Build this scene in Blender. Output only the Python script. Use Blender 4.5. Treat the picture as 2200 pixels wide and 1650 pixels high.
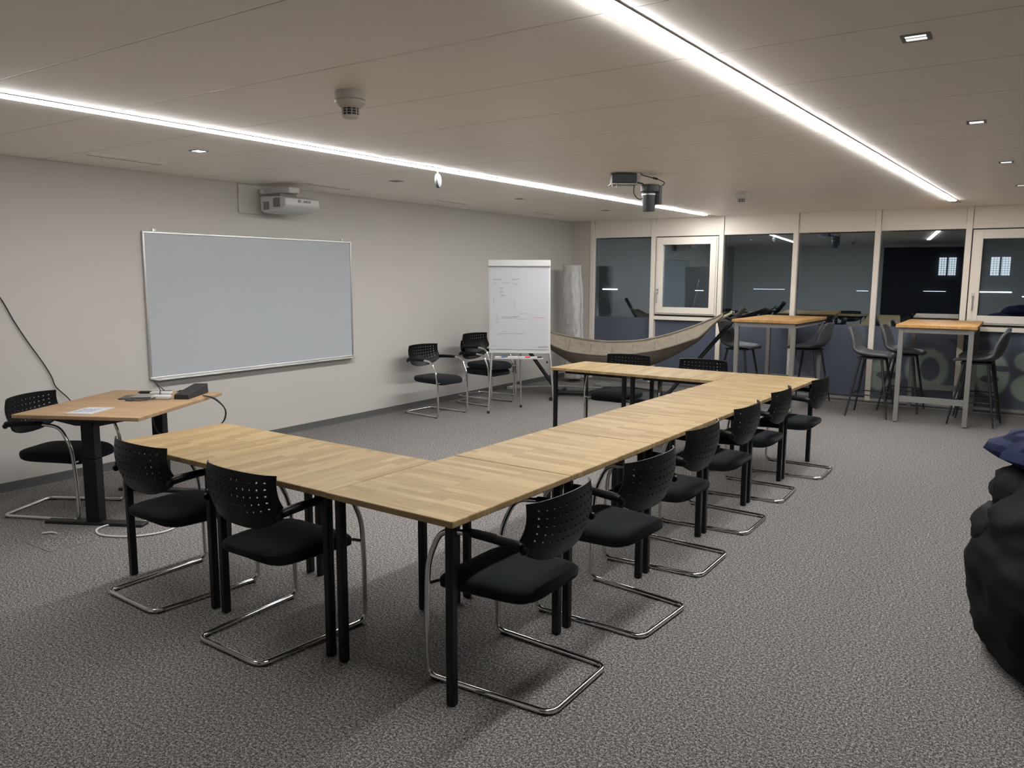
import bpy, bmesh, math, random
from math import sin, cos, pi, radians, sqrt
from mathutils import Vector, Matrix, noise

for o in list(bpy.data.objects): bpy.data.objects.remove(o)
S = bpy.context.scene
COL = S.collection

# ------------------------------------------------------------ camera
CAM = Vector((6.32519, -1.12957, 1.62498))
RX = Vector((0.83061743, 0.55683063, 0.00378609))
UP = Vector((-0.07933793, 0.11161211, 0.99057974))
FW = Vector((-0.55116256, 0.82309318, -0.13688476))
cd = bpy.data.cameras.new('camera'); cam = bpy.data.objects.new('camera', cd); COL.objects.link(cam)
cd.sensor_fit = 'HORIZONTAL'; cd.sensor_width = 36.0; cd.lens = 1691.82 / 2200 * 36.0
cd.clip_start = 0.02; cd.clip_end = 200
M = Matrix((RX, UP, -FW)).transposed().to_4x4(); M.translation = CAM
cam.matrix_world = M
S.camera = cam

# ------------------------------------------------------------ world, exposure
w = bpy.data.worlds.new('night_sky'); S.world = w; w.use_nodes = True
w.node_tree.nodes['Background'].inputs[0].default_value = (0.010, 0.014, 0.022, 1)
w.node_tree.nodes['Background'].inputs[1].default_value = 0.6
S.view_settings.view_transform = 'Standard'; S.view_settings.look = 'None'
S.view_settings.gamma = 1.0; S.view_settings.use_curve_mapping = False
S.view_settings.exposure = 2.38
S.cycles.use_denoising = True
S.cycles.max_bounces = 10
S.cycles.diffuse_bounces = 6
S.cycles.sample_clamp_indirect = 6.0
LED = 17.0          # emission of the two ceiling light lines

RH = 2.4722; RL = 10.0359; RW = 9.4; RB = -2.4

# ------------------------------------------------------------ materials
def mat(name, col, rough=0.5, metal=0.0, spec=0.5, **kw):
    m = bpy.data.materials.new(name); m.use_nodes = True
    b = m.node_tree.nodes['Principled BSDF']
    b.inputs['Base Color'].default_value = (*col, 1)
    b.inputs['Roughness'].default_value = rough
    b.inputs['Metallic'].default_value = metal
    b.inputs['Specular IOR Level'].default_value = spec
    for k, v in kw.items(): b.inputs[k].default_value = v
    return m
def nt(m): return m.node_tree.nodes, m.node_tree.links, m.node_tree.nodes['Principled BSDF']
def noise_var(m, c1, c2, scale, detail=3, bump=0.0, dist=0.002, stretch=(1, 1, 1), lo=0.3, hi=0.7, coord='Object'):
    n, l, b = nt(m)
    tc = n.new('ShaderNodeTexCoord'); mp = n.new('ShaderNodeMapping'); mp.inputs['Scale'].default_value = stretch
    l.new(tc.outputs[coord], mp.inputs[0])
    nz = n.new('ShaderNodeTexNoise'); nz.inputs['Scale'].default_value = scale; nz.inputs['Detail'].default_value = detail
    l.new(mp.outputs[0], nz.inputs[0])
    cr = n.new('ShaderNodeValToRGB'); e = cr.color_ramp.elements
    e[0].position = lo; e[1].position = hi; e[0].color = (*c1, 1); e[1].color = (*c2, 1)
    l.new(nz.outputs['Fac'], cr.inputs[0]); l.new(cr.outputs[0], b.inputs['Base Color'])
    if bump:
        bp = n.new('ShaderNodeBump'); bp.inputs['Strength'].default_value = bump; bp.inputs['Distance'].default_value = dist
        l.new(nz.outputs['Fac'], bp.inputs['Height']); l.new(bp.outputs[0], b.inputs['Normal'])
    return m
def emis(name, col, s):
    m = bpy.data.materials.new(name); m.use_nodes = True; n = m.node_tree.nodes; l = m.node_tree.links
    n.clear(); e = n.new('ShaderNodeEmission'); e.inputs[0].default_value = (*col, 1); e.inputs[1].default_value = s
    o = n.new('ShaderNodeOutputMaterial'); l.new(e.outputs[0], o.inputs[0]); return m

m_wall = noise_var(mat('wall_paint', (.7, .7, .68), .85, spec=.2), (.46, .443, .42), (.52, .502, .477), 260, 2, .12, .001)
m_wallback = noise_var(mat('wall_paint_lit_up', (.85, .84, .83), .85, spec=.2), (.82, .81, .80), (.88, .87, .86), 260, 2)  # missing light on the back wall put into a paler colour for reflections
m_ceil = mat('ceiling_panel_paint', (.72, .69, .65), .42, spec=.35)
def ceiling_nodes():
    n, l, b = nt(m_ceil)
    tc = n.new('ShaderNodeTexCoord'); sp = n.new('ShaderNodeSeparateXYZ'); l.new(tc.outputs['Object'], sp.inputs[0])
    a = n.new('ShaderNodeMath'); a.operation = 'ADD'; a.inputs[1].default_value = -0.63 + 0.655 * 20 + .3275
    l.new(sp.outputs['Y'], a.inputs[0])
    md = n.new('ShaderNodeMath'); md.operation = 'MODULO'; md.inputs[1].default_value = .655; l.new(a.outputs[0], md.inputs[0])
    s = n.new('ShaderNodeMath'); s.operation = 'SUBTRACT'; s.inputs[1].default_value = .3275; l.new(md.outputs[0], s.inputs[0])
    ab = n.new('ShaderNodeMath'); ab.operation = 'ABSOLUTE'; l.new(s.outputs[0], ab.inputs[0])
    mr = n.new('ShaderNodeMapRange'); mr.inputs[1].default_value = .0015; mr.inputs[2].default_value = .0045
    l.new(ab.outputs[0], mr.inputs[0])
    mx = n.new('ShaderNodeMix'); mx.data_type = 'RGBA'
    mx.inputs[6].default_value = (.55, .52, .48, 1); mx.inputs[7].default_value = (.93, .89, .83, 1)
    l.new(mr.outputs[0], mx.inputs[0]); l.new(mx.outputs[2], b.inputs['Base Color'])
    bp = n.new('ShaderNodeBump'); bp.inputs['Strength'].default_value = .8; bp.inputs['Distance'].default_value = .003
    l.new(mr.outputs[0], bp.inputs['Height'])
    nz = n.new('ShaderNodeTexNoise'); nz.inputs['Scale'].default_value = 1.6; l.new(tc.outputs['Object'], nz.inputs[0])
    b2 = n.new('ShaderNodeBump'); b2.inputs['Strength'].default_value = .15; b2.inputs['Distance'].default_value = .01
    l.new(nz.outputs['Fac'], b2.inputs['Height']); l.new(bp.outputs[0], b2.inputs['Normal']); l.new(b2.outputs[0], b.inputs['Normal'])
ceiling_nodes()
m_carpet = mat('carpet', (.1, .1, .1), .95, spec=.1)
def carpet_nodes():
    n, l, b = nt(m_carpet)
    tc = n.new('ShaderNodeTexCoord')
    nz = n.new('ShaderNodeTexNoise'); nz.inputs['Scale'].default_value = 185; nz.inputs['Detail'].default_value = 3; nz.inputs['Roughness'].default_value = .7
    l.new(tc.outputs['Object'], nz.inputs[0])
    cr = n.new('ShaderNodeValToRGB'); e = cr.color_ramp.elements
    e[0].position = .40; e[0].color = (.022, .020, .020, 1); e[1].position = .645; e[1].color = (.49, .467, .45, 1)
    k = cr.color_ramp.elements.new(.515); k.color = (.13, .122, .118, 1)
    n2 = n.new('ShaderNodeTexNoise'); n2.inputs['Scale'].default_value = 90; n2.inputs['Detail'].default_value = 2; l.new(tc.outputs['Object'], n2.inputs[0])
    mix = n.new('ShaderNodeMath'); mix.operation = 'MULTIPLY_ADD'; mix.inputs[1].default_value = .34
    sc2 = n.new('ShaderNodeMath'); sc2.operation = 'MULTIPLY'; sc2.inputs[1].default_value = .70; l.new(nz.outputs['Fac'], sc2.inputs[0])
    l.new(n2.outputs['Fac'], mix.inputs[0]); l.new(sc2.outputs[0], mix.inputs[2])
    l.new(mix.outputs[0], cr.inputs[0]); l.new(cr.outputs[0], b.inputs['Base Color'])
    bp = n.new('ShaderNodeBump'); bp.inputs['Strength'].default_value = .6; bp.inputs['Distance'].default_value = .004
    l.new(nz.outputs['Fac'], bp.inputs['Height']); l.new(bp.outputs[0], b.inputs['Normal'])
carpet_nodes()
def wood(name, base, dark, light, swap=True):
    """Solid finger-jointed staves running across the board."""
    m = mat(name, base, .55, spec=.22); n, l, b = nt(m)
    tc = n.new('ShaderNodeTexCoord'); sp = n.new('ShaderNodeSeparateXYZ'); l.new(tc.outputs['Object'], sp.inputs[0])
    oi = n.new('ShaderNodeObjectInfo'); om = n.new('ShaderNodeMath'); om.operation = 'MULTIPLY'; om.inputs[1].default_value = 7.3
    l.new(oi.outputs['Random'], om.inputs[0])
    ad = n.new('ShaderNodeMath'); ad.operation = 'ADD'; l.new(sp.outputs['Y' if swap else 'X'], ad.inputs[0]); l.new(om.outputs[0], ad.inputs[1])
    ay = n.new('ShaderNodeMath'); ay.operation = 'ADD'; l.new(sp.outputs['X' if swap else 'Y'], ay.inputs[0]); ay.inputs[1].default_value = 9.0
    cb = n.new('ShaderNodeCombineXYZ'); l.new(ad.outputs[0], cb.inputs[0]); l.new(ay.outputs[0], cb.inputs[1])
    br = n.new('ShaderNodeTexBrick'); br.offset = .37; br.squash = 1.0
    br.inputs['Scale'].default_value = 1.0; br.inputs['Brick Width'].default_value = .31; br.inputs['Row Height'].default_value = .043
    br.inputs['Mortar Size'].default_value = .0004; br.inputs['Mortar Smooth'].default_value = .4
    br.inputs['Color1'].default_value = (*light, 1); br.inputs['Color2'].default_value = (*base, 1); br.inputs['Mortar'].default_value = (*dark, 1)
    br.inputs['Bias'].default_value = -.1
    l.new(cb.outputs[0], br.inputs[0])
    mp = n.new('ShaderNodeMapping'); mp.inputs['Scale'].default_value = (5, 90, 60); l.new(cb.outputs[0], mp.inputs[0])
    nz = n.new('ShaderNodeTexNoise'); nz.inputs['Scale'].default_value = 1.0; nz.inputs['Detail'].default_value = 5; nz.inputs['Distortion'].default_value = .6
    l.new(mp.outputs[0], nz.inputs[0])
    mr = n.new('ShaderNodeMapRange'); mr.inputs[1].default_value = .35; mr.inputs[2].default_value = .75; mr.inputs[3].default_value = 0; mr.inputs[4].default_value = .46
    l.new(nz.outputs['Fac'], mr.inputs[0])
    mx = n.new('ShaderNodeMix'); mx.data_type = 'RGBA'; mx.inputs[7].default_value = (*dark, 1)
    l.new(mr.outputs[0], mx.inputs[0]); l.new(br.outputs['Color'], mx.inputs[6]); l.new(mx.outputs[2], b.inputs['Base Color'])
    return m
m_wood = wood('oak_block_top', (.255, .172, .078), (.14, .088, .038), (.38, .28, .145))
m_wood_desk = wood('oak_block_desk', (.32, .205, .115), (.22, .135, .072), (.385, .265, .155), False)
m_wood_bar = wood('oiled_oak_bar_top', (.42, .235, .08), (.27, .135, .04), (.52, .31, .12))
m_frame = mat('window_frame_paint', (.74, .69, .61), .45, spec=.35)
m_panel = mat('column_paint', (.52, .485, .44), .6, spec=.3)
m_gasket = mat('black_gasket', (.02, .02, .02), .5)
m_base = mat('baseboard_grey', (.10, .098, .095), .5)
m_alu = mat('aluminium', (.55, .55, .54), .35, metal=.9)
m_grille = mat('dark_floor_channel', (.09, .088, .085), .7)
m_plastic = noise_var(mat('black_plastic', (.006, .006, .007), .38, spec=.2), (.0045, .0045, .005), (.0075, .0075, .008), 400, 1)
m_fabric = noise_var(mat('black_seat_fabric', (.012, .014, .018), .95, spec=.15), (.004, .006, .0075), (.010, .0135, .0165), 900, 1, .3, .0008)
m_fabric.node_tree.nodes['Principled BSDF'].inputs['Sheen Weight'].default_value = .06
m_chrome = mat('chrome', (.72, .72, .72), .10, metal=1.0)
m_blackleg = mat('black_steel', (.004, .004, .0045), .32, spec=.35)
m_blackmat = mat('black_matt', (.012, .012, .013), .6)
m_rubber = mat('rubber', (.015, .015, .015), .8)
m_board = mat('whiteboard_enamel', (.40, .43, .45), .22, spec=.5)
m_white = mat('white_plastic', (.52, .52, .515), .4)
m_offwhite = mat('warm_white_plastic', (.52, .50, .47), .45)
m_paper = mat('paper', (.44, .445, .47), .8, spec=.2)
m_ink = mat('blue_grey_ink', (.16, .18, .30), .8)
m_inkr = mat('red_ink', (.42, .10, .12), .8)
m_inkb = mat('black_ink', (.03, .03, .035), .8)
m_greysteel = mat('grey_steel_frame', (.20, .195, .185), .45, spec=.4)
m_leather = noise_var(mat('grey_leatherette', (.07, .072, .078), .5, spec=.4), (.06, .062, .067), (.095, .097, .102), 120, 3, .2, .001)
m_darkgrey = mat('dark_grey_metal', (.045, .052, .057), .4, spec=.5)
m_cable = mat('black_cable', (.02, .02, .022), .5)
m_wcable = mat('white_cable', (.62, .61, .60), .5)
m_disc = mat('pale_grey_plastic', (.07, .073, .075), .6, spec=.2)
m_red = mat('red_plastic', (.6, .05, .04), .4); m_blue = mat('blue_plastic', (.05, .12, .4), .4)
m_led = emis('led_diffuser', (1.0, .985, .97), LED)
m_spot_on = emis('lit_spot', (1.0, .95, .92), 14.0)
m_spot_dim = emis('faint_spot', (1.0, .9, .88), .55)
m_lampoff = noise_var(mat('rice_paper', (.66, .655, .64), .9, spec=.1), (.44, .435, .425), (.52, .515, .505), 16, 5, .8, .02, (1, 1, .5))
m_ham_in = noise_var(mat('taupe_hammock_cloth', (.26, .22, .17), .8, spec=.2), (.17, .147, .112), (.22, .19, .15), 14, 4, .5, .01)
m_rope = mat('olive_cord', (.30, .28, .19), .85)
m_seam = mat('dark_brown_thread', (.05, .04, .03), .9)
m_bag = noise_var(mat('black_nylon', (.006, .006, .0055), .65, spec=.05), (.0035, .0035, .003), (.007, .0068, .0062), 6, 3, .35, .02)
m_jacket = noise_var(mat('navy_cloth', (.02, .028, .09), .85, spec=.15), (.008, .012, .035), (.02, .026, .07), 9, 3, .6, .02)
m_facade = mat('outside_facade', (.03, .032, .036), .8)
m_litwin = emis('lit_window', (.85, .93, 1.0), .30)
m_street = emis('street_lamp', (.85, .92, 1.0), 1.2)

def glass_mat():
    m = bpy.data.materials.new('coated_glass'); m.use_nodes = True; n = m.node_tree.nodes; l = m.node_tree.links; n.clear()
    o = n.new('ShaderNodeOutputMaterial')
    t = n.new('ShaderNodeBsdfTransparent'); t.inputs[0].default_value = (.80, .84, .86, 1)
    g = n.new('ShaderNodeBsdfGlossy'); g.inputs[0].default_value = (.76, .89, 1.0, 1); g.inputs['Roughness'].default_value = .0
    fr = n.new('ShaderNodeFresnel'); fr.inputs[0].default_value = 1.5
    mr = n.new('ShaderNodeMath'); mr.operation = 'MULTIPLY_ADD'; mr.inputs[1].default_value = .8; mr.inputs[2].default_value = .20
    l.new(fr.outputs[0], mr.inputs[0])
    x = n.new('ShaderNodeMixShader'); l.new(mr.outputs[0], x.inputs[0]); l.new(t.outputs[0], x.inputs[1]); l.new(g.outputs[0], x.inputs[2])
    l.new(x.outputs[0], o.inputs[0]); return m
m_glass = glass_mat()
def film_mat():
    """Frosted film; big rounded pale letters show through it on the right-hand bays."""
    m = mat('frosted_film', (.07, .083, .105), .38, spec=.45); n, l, b = nt(m)
    tc = n.new('ShaderNodeTexCoord'); sp = n.new('ShaderNodeSeparateXYZ'); l.new(tc.outputs['Object'], sp.inputs[0])
    def mth(op, a, bb=None, c=None):
        k = n.new('ShaderNodeMath'); k.operation = op
        for i, v in enumerate((a, bb, c)):
            if v is None: continue
            if isinstance(v, (int, float)): k.inputs[i].default_value = v
            else: l.new(v, k.inputs[i])
        return k.outputs[0]
    def ell(cx, cz, rx, rz):
        dx = mth('DIVIDE', mth('SUBTRACT', sp.outputs['X'], cx), rx); dz = mth('DIVIDE', mth('SUBTRACT', sp.outputs['Z'], cz), rz)
        d = mth('SQRT', mth('ADD', mth('MULTIPLY', dx, dx), mth('MULTIPLY', dz, dz)))
        k = n.new('ShaderNodeMapRange'); k.interpolation_type = 'SMOOTHSTEP'
        k.inputs[1].default_value = 1.12; k.inputs[2].default_value = .88; l.new(d, k.inputs[0]); return k.outputs[0]
    def sub(a, c): return mth('MULTIPLY', a, mth('SUBTRACT', 1.0, c))
    parts = [sub(ell(4.67, .345, .22, .20), ell(4.72, .35, .13, .055)),
             sub(ell(5.165, .458, .245, .26), ell(5.205, .462, .11, .15)),
             sub(sub(ell(5.88, .44, .18, .26), ell(5.98, .52, .16, .035)), ell(5.86, .385, .10, .045)),
             ell(6.25, .62, .15, .12), ell(6.28, .30, .19, .17)]
    tot = parts[0]
    for p in parts[1:]: tot = mth('MAXIMUM', tot, p)
    mx = n.new('ShaderNodeMix'); mx.data_type = 'RGBA'; mx.inputs[6].default_value = (.085, .100, .135, 1); mx.inputs[7].default_value = (.27, .335, .285, 1)
    l.new(tot, mx.inputs[0]); l.new(mx.outputs[2], b.inputs['Base Color'])
    return m
m_film = film_mat()

# ------------------------------------------------------------ mesh helpers
class MB:
    def __init__(s): s.v = []; s.f = []
    def add(s, vs, fs):
        k = len(s.v); s.v += [Vector(v) for v in vs]; s.f += [tuple(i + k for i in f) for f in fs]; return s
    def box(s, a, b, rot=None, piv=None):
        x0, y0, z0 = a; x1, y1, z1 = b
        vs = [Vector(p) for p in ((x0,y0,z0),(x1,y0,z0),(x1,y1,z0),(x0,y1,z0),(x0,y0,z1),(x1,y0,z1),(x1,y1,z1),(x0,y1,z1))]
        if rot is not None:
            piv = Vector(piv or ((x0+x1)/2, (y0+y1)/2, (z0+z1)/2)); vs = [rot @ (v - piv) + piv for v in vs]
        return s.add(vs, [(0,3,2,1),(4,5,6,7),(0,1,5,4),(1,2,6,5),(2,3,7,6),(3,0,4,7)])
    def tube(s, pts, r, n=10, closed=False, flat=1.0):
        pts = [Vector(p) for p in pts]; N = len(pts); rad = r if isinstance(r, (list, tuple)) else [r] * N
        T = []
        for i in range(N):
            a = pts[(i - 1) % N] if (closed or i > 0) else pts[0]; b = pts[(i + 1) % N] if (closed or i < N - 1) else pts[-1]
            t = (b - a); T.append(t.normalized() if t.length > 1e-9 else Vector((0, 0, 1)))
        ref = Vector((0, 0, 1)) if abs(T[0].z) < .9 else Vector((1, 0, 0))
        u = T[0].cross(ref).normalized(); vs = []; fs = []
        for i in range(N):
            if i:
                ax = T[i-1].cross(T[i])
                if ax.length > 1e-8: u = Matrix.Rotation(T[i-1].angle(T[i]), 3, ax.normalized()) @ u
            u = (u - T[i] * u.dot(T[i])).normalized(); wv = T[i].cross(u)
            for k in range(n):
                a = 2 * pi * k / n; vs.append(pts[i] + (u * cos(a) + wv * sin(a) * flat) * rad[i])
        M_ = N if closed else N - 1
        for i in range(M_):
            for k in range(n):
                a = i * n + k; b = i * n + (k + 1) % n; c = ((i + 1) % N) * n + (k + 1) % n; d = ((i + 1) % N) * n + k
                fs.append((a, b, c, d))
        if not closed: fs.append(tuple(range(n - 1, -1, -1))); fs.append(tuple((N - 1) * n + k for k in range(n)))
        return s.add(vs, fs)
    def lathe(s, prof, n=28, c=(0, 0, 0), ax=None):
        vs = []; fs = []; c = Vector(c)
        R = ax if ax is not None else Matrix.Identity(3)
        for r, z in prof:
            for k in range(n): a = 2 * pi * k / n; vs.append(c + R @ Vector((r * cos(a), r * sin(a), z)))
        for i in range(len(prof) - 1):
            for k in range(n): a = i*n+k; b = i*n+(k+1) % n; fs.append((a, b, b + n, a + n))
        fs.append(tuple(range(n - 1, -1, -1))); fs.append(tuple((len(prof)-1)*n + k for k in range(n)))
        return s.add(vs, fs)
    def grid(s, fn, nu, nv, skip=None):
        vs = [fn(i, j) for j in range(nv + 1) for i in range(nu + 1)]; fs = []
        for j in range(nv):
            for i in range(nu):
                if skip and skip(i, j): continue
                a = j * (nu + 1) + i; fs.append((a, a + 1, a + nu + 2, a + nu + 1))
        return s.add(vs, fs)
    def mesh(s, name, material, smooth=True):
        me = bpy.data.meshes.new(name); me.from_pydata([tuple(v) for v in s.v], [], s.f); me.materials.append(material)
        bm = bmesh.new(); bm.from_mesh(me); bmesh.ops.recalc_face_normals(bm, faces=bm.faces); bm.to_mesh(me); bm.free()
        if smooth:
            for p in me.polygons: p.use_smooth = True
            me.set_sharp_from_angle(angle=radians(38))
        return me
    def build(s, name, material, parent=None, smooth=True, bevel=0, solid=0, sub=0, seg=2):
        o = bpy.data.objects.new(name, s.mesh(name, material, smooth)); COL.objects.link(o)
        if parent: o.parent = parent
        if solid:
            m = o.modifiers.new('Solidify', 'SOLIDIFY'); m.thickness = solid; m.offset = 0
        if sub:
            m = o.modifiers.new('Subdivision', 'SUBSURF'); m.levels = sub; m.render_levels = sub
        if bevel:
            m = o.modifiers.new('Bevel', 'BEVEL'); m.width = bevel; m.segments = seg; m.limit_method = 'ANGLE'; m.angle_limit = radians(40)
        return o
def fillet(pts, rads, n=7):
    pts = [Vector(p) for p in pts]; out = [pts[0]]
    for i in range(1, len(pts) - 1):
        r = rads[i - 1] if isinstance(rads, (list, tuple)) else rads
        a = (pts[i-1] - pts[i]); b = (pts[i+1] - pts[i]); ang = a.angle(b)
        if r <= 0 or ang > pi - .02: out.append(pts[i]); continue
        d = min(r / math.tan(ang / 2), a.length * .49, b.length * .49); a.normalize(); b.normalize()
        p0 = pts[i] + a * d; p1 = pts[i] + b * d
        for k in range(n + 1):
            t = k / n; out.append(p0 * (1-t)**2 + pts[i] * 2*t*(1-t) + p1 * t*t)
    out.append(pts[-1]); return out
def smoothpath(pts, n=8):
    pts = [Vector(p) for p in pts]; P_ = [pts[0]] + pts + [pts[-1]]; out = []
    for i in range(1, len(P_) - 2):
        for k in range(n):
            t = k / n; a, b, c, d = P_[i-1:i+3]
            out.append(.5 * ((2*b) + (c-a)*t + (2*a-5*b+4*c-d)*t*t + (3*b-a-3*c+d)*t**3))
    out.append(pts[-1]); return out
def tag(o, label, cat, group=None, kind=None):
    o['label'] = label; o['category'] = cat
    if group: o['group'] = group
    if kind: o['kind'] = kind
    return o
def thing(name, label, cat, loc=(0, 0, 0), rz=0, group=None):
    o = bpy.data.objects.new(name, None); COL.objects.link(o); o.location = loc; o.rotation_euler = (0, 0, rz)
    o.empty_display_size = .1
    return tag(o, label, cat, group)
def dup(root, loc, rz, label, group=None):
    r = root.copy(); COL.objects.link(r); r.location = loc; r.rotation_euler = (0, 0, rz); r['label'] = label
    if group: r['group'] = group
    for ch in list(root.children):
        c = ch.copy(); COL.objects.link(c); c.parent = r
        for g in list(ch.children):
            d = g.copy(); COL.objects.link(d); d.parent = c
    return r
def struct(o, label=None):
    o['kind'] = 'structure'
    if label: o['label'] = label
    return o
def Rz(a): return Matrix.Rotation(a, 3, 'Z')
def text_obj(name, body, size, material, parent, mtx, align='CENTER', bold=0.0):
    cu = bpy.data.curves.new(name, 'FONT'); cu.body = body; cu.size = size; cu.align_x = align; cu.align_y = 'CENTER'; cu.extrude = .0006; cu.offset = bold
    t = bpy.data.objects.new(name, cu); COL.objects.link(t)
    dg = bpy.context.evaluated_depsgraph_get(); me = bpy.data.meshes.new_from_object(t.evaluated_get(dg)); me.materials.clear(); me.materials.append(material)
    bpy.data.objects.remove(t)
    o = bpy.data.objects.new(name, me); COL.objects.link(o); o.parent = parent; o.matrix_local = mtx
    return o

# ============================================================ ROOM SHELL
struct(MB().box((-.2, RB - .2, -.1), (RW + .2, RL + .3, 0)).build('floor', m_carpet, smooth=False), 'mottled grey carpet floor')
ceil_o = MB().box((-.2, RB - .2, RH), (RW + .2, RL + .3, RH + .15)).build('ceiling', m_ceil, smooth=False)
struct(ceil_o, 'off-white ceiling of long metal panels')
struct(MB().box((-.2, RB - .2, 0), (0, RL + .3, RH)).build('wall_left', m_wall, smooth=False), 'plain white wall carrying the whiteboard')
struct(MB().box((RW, RB - .2, 0), (RW + .2, RL + .3, RH)).build('wall_right', m_wall, smooth=False))
struct(MB().box((0, RB - .2, 0), (RW, RB, RH)).build('wall_back', m_wallback, smooth=False))
struct(MB().box((4.05, RB + .001, 0), (6.35, RB + .06, 2.4)).build('reflected_dark_slab', m_blackmat, smooth=False), 'unseen black slab added on the back wall to darken its reflection')  # black slab added out of view, gives the dark area mirrored in the glass
struct(MB().box((0.0, RB, 0.0), (.014, 9.98, .075)).build('baseboard_left', m_base, smooth=False), 'dark grey skirting along the white wall')
struct(MB().box((.0, RL - .02, 0), (.345, RL + .28, RH)).build('wall_far', m_panel, smooth=False), 'beige column panel in the far left corner')
struct(MB().box((0.014, RL - .032, 0), (.345, RL - .02, .06)).build('baseboard_far', m_base, smooth=False))
# light edge strip of the carpet at the skirting
struct(MB().box((.014, RB, 0), (.03, 9.98, .006)).build('trim_1', m_alu, smooth=False), 'thin metal edge where carpet meets skirting')
# floor channel along the glass
struct(MB().box((.36, RL - .24, .0), (RW, RL - .02, .004)).build('trim_2', m_grille, smooth=False), 'dark convector channel in the floor along the glass wall')
struct(MB().box((.36, RL - .252, .0), (RW, RL - .24, .008)).build('trim_3', m_alu, smooth=False), 'thin aluminium edge of the floor channel')
# mullions
MX = [.378, 1.408, 2.452, 3.482, 4.503, 5.522, 6.545, 7.57, 8.6]
MW = .033
for i, x in enumerate(MX):
    o = MB().box((x - MW, RL - .03, 0), (x + MW, RL + .16, RH)).build('trim_%d' % (4 + i), m_frame, smooth=False, bevel=.003)
    struct(o, 'beige metal mullion of the glass wall')
hd = MB()
for a, b in zip(MX, MX[1:] + [RW]):
    hd.box((a + MW + .004, RL - .012, 2.262), (b - MW - .004, RL + .12, RH))
struct(hd.build('trim_20', m_frame, smooth=False, bevel=.002), 'beige header panels above the glass')
struct(MB().box((.36, RL + .01, 2.25), (RW, RL + .13, RH)).build('trim_21', m_gasket, smooth=False))
def frame_rect(mb, x0, x1, z0, z1, wd, y0, y1):
    mb.box((x0, y0, z0), (x0 + wd, y1, z1)).box((x1 - wd, y0, z0), (x1, y1, z1))
    mb.box((x0 + wd, y0, z1 - wd), (x1 - wd, y1, z1)).box((x0 + wd, y0, z0), (x1 - wd, y1, z0 + wd)); return mb
GY = RL + .055
for i in range(len(MX)):
    x0 = MX[i] + MW; x1 = (MX[i+1] - MW) if i + 1 < len(MX) else RW
    sash = i in (1, 5)
    wn = bpy.data.objects.new('window_%d' % (i + 1), None); COL.objects.link(wn); wn['kind'] = 'structure'
    PA = Matrix.Rotation(radians(3.2), 3, 'Z'); PC = ((x0 + x1)/2, GY, 0)
    wn['label'] = 'opening casement bay of the glass wall' if sash else 'fixed full-height glass bay'
    MB().box((x0, RL - .012, 2.205), (x1, RL + .12, 2.262)).build('top_rail', m_frame, wn, smooth=False, bevel=.002)
    MB().box((x0, RL - .02, 0), (x1, RL + .12, .035)).build('sill', m_alu, wn, smooth=False, bevel=.002)
    if not sash:
        MB().box((x0, GY, .035), (x1, GY + .024, 2.205), PA, PC).build('window_glass', m_glass, wn, smooth=False)
        MB().box((x0, GY - .003, .035), (x1, GY - .001, .985), PA, PC).build('frosted_film', m_film, wn, smooth=False)
        g = MB(); frame_rect(g, x0, x1, .035, 2.205, .012, GY - .02, GY + .03); g.build('gasket', m_gasket, wn, smooth=False)
    else:
        MB().box((x0, RL - .012, .968), (x1, RL + .12, 1.022)).build('transom', m_frame, wn, smooth=False, bevel=.002)
        MB().box((x0, GY, .035), (x1, GY + .02, .968)).build('window_glass', m_glass, wn, smooth=False)
        MB().box((x0, GY - .003, .035), (x1, GY - .001, .968)).build('frosted_film', m_film, wn, smooth=False)
        g = MB(); frame_rect(g, x0, x1, 1.022, 2.205, .03, RL + .02, RL + .1); g.build('gasket', m_gasket, wn, smooth=False)
        s = MB(); frame_rect(s, x0 + .012, x1 - .012, 1.05, 2.19, .022, RL - .02, RL + .08); frame_rect(s, x0 + .034, x1 - .034, 1.07, 2.17, .088, RL - .035, RL + .07)
        sa = s.build('sash', m_frame, wn, smooth=False, bevel=.003)
        MB().box((x0 + .12, GY - .02, 1.15), (x1 - .12, GY + .004, 2.09), PA, PC).build('window_glass', m_glass, sa, smooth=False)
        h = MB().tube(fillet([(x0 + .062, RL - .036, 1.39), (x0 + .062, RL - .075, 1.39), (x0 + .062, RL - .075, 1.22)], .015), .008, 8)
        h.box((x0 + .045, RL - .043, 1.36), (x0 + .079, RL - .034, 1.43)); h.build('handle', m_alu, sa)

# outside, at night
fac = thing('far_building', 'dark building beyond the glass with two lit windows', 'building', (4.3, 30, 0))
MB().box((-22, .3, 0), (22, 3, 9)).build('facade', m_facade, fac, smooth=False)
for cx, wd in ((-.80, .54), (.77, .58)):
    f = MB()
    for k in range(2):
        xa = cx - wd/2 + k * (wd/2 + .02); f.box((xa, .2, 1.68), (xa + wd/2 - .04, .26, 2.29))
    pane = f.build('lit_window', m_litwin, fac, smooth=False)
    g = MB()
    for k in range(1, 8): g.box((cx - wd/2, .17, 1.68 + k*.076), (cx + wd/2, .19, 1.688 + k*.076))
    for k in range(1, 7): g.box((cx - wd/2 + k*wd/7, .17, 1.68), (cx - wd/2 + k*wd/7 + .008, .19, 2.29))
    g.build('window_grid', m_facade, pane, smooth=False)
for (a, b, z, th) in ((-14.1, -13.5, 1.05, .025), (-9.86, -9.15, 1.03, .028), (-5.6, -5.25, 1.03, .010), (-3.2, -2.0, 1.12, .004), (4.15, 5.45, 1.12, .020), (5.75, 6.6, .98, .016), (2.8, 3.5, 1.12, .005), (.6, 1.0, 1.1, .005)):
    MB().tube([(a - 4.3, .22, z), (b - 4.3, .22, z)], th, 8).build('lamp_tube', m_street, fac)
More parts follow.
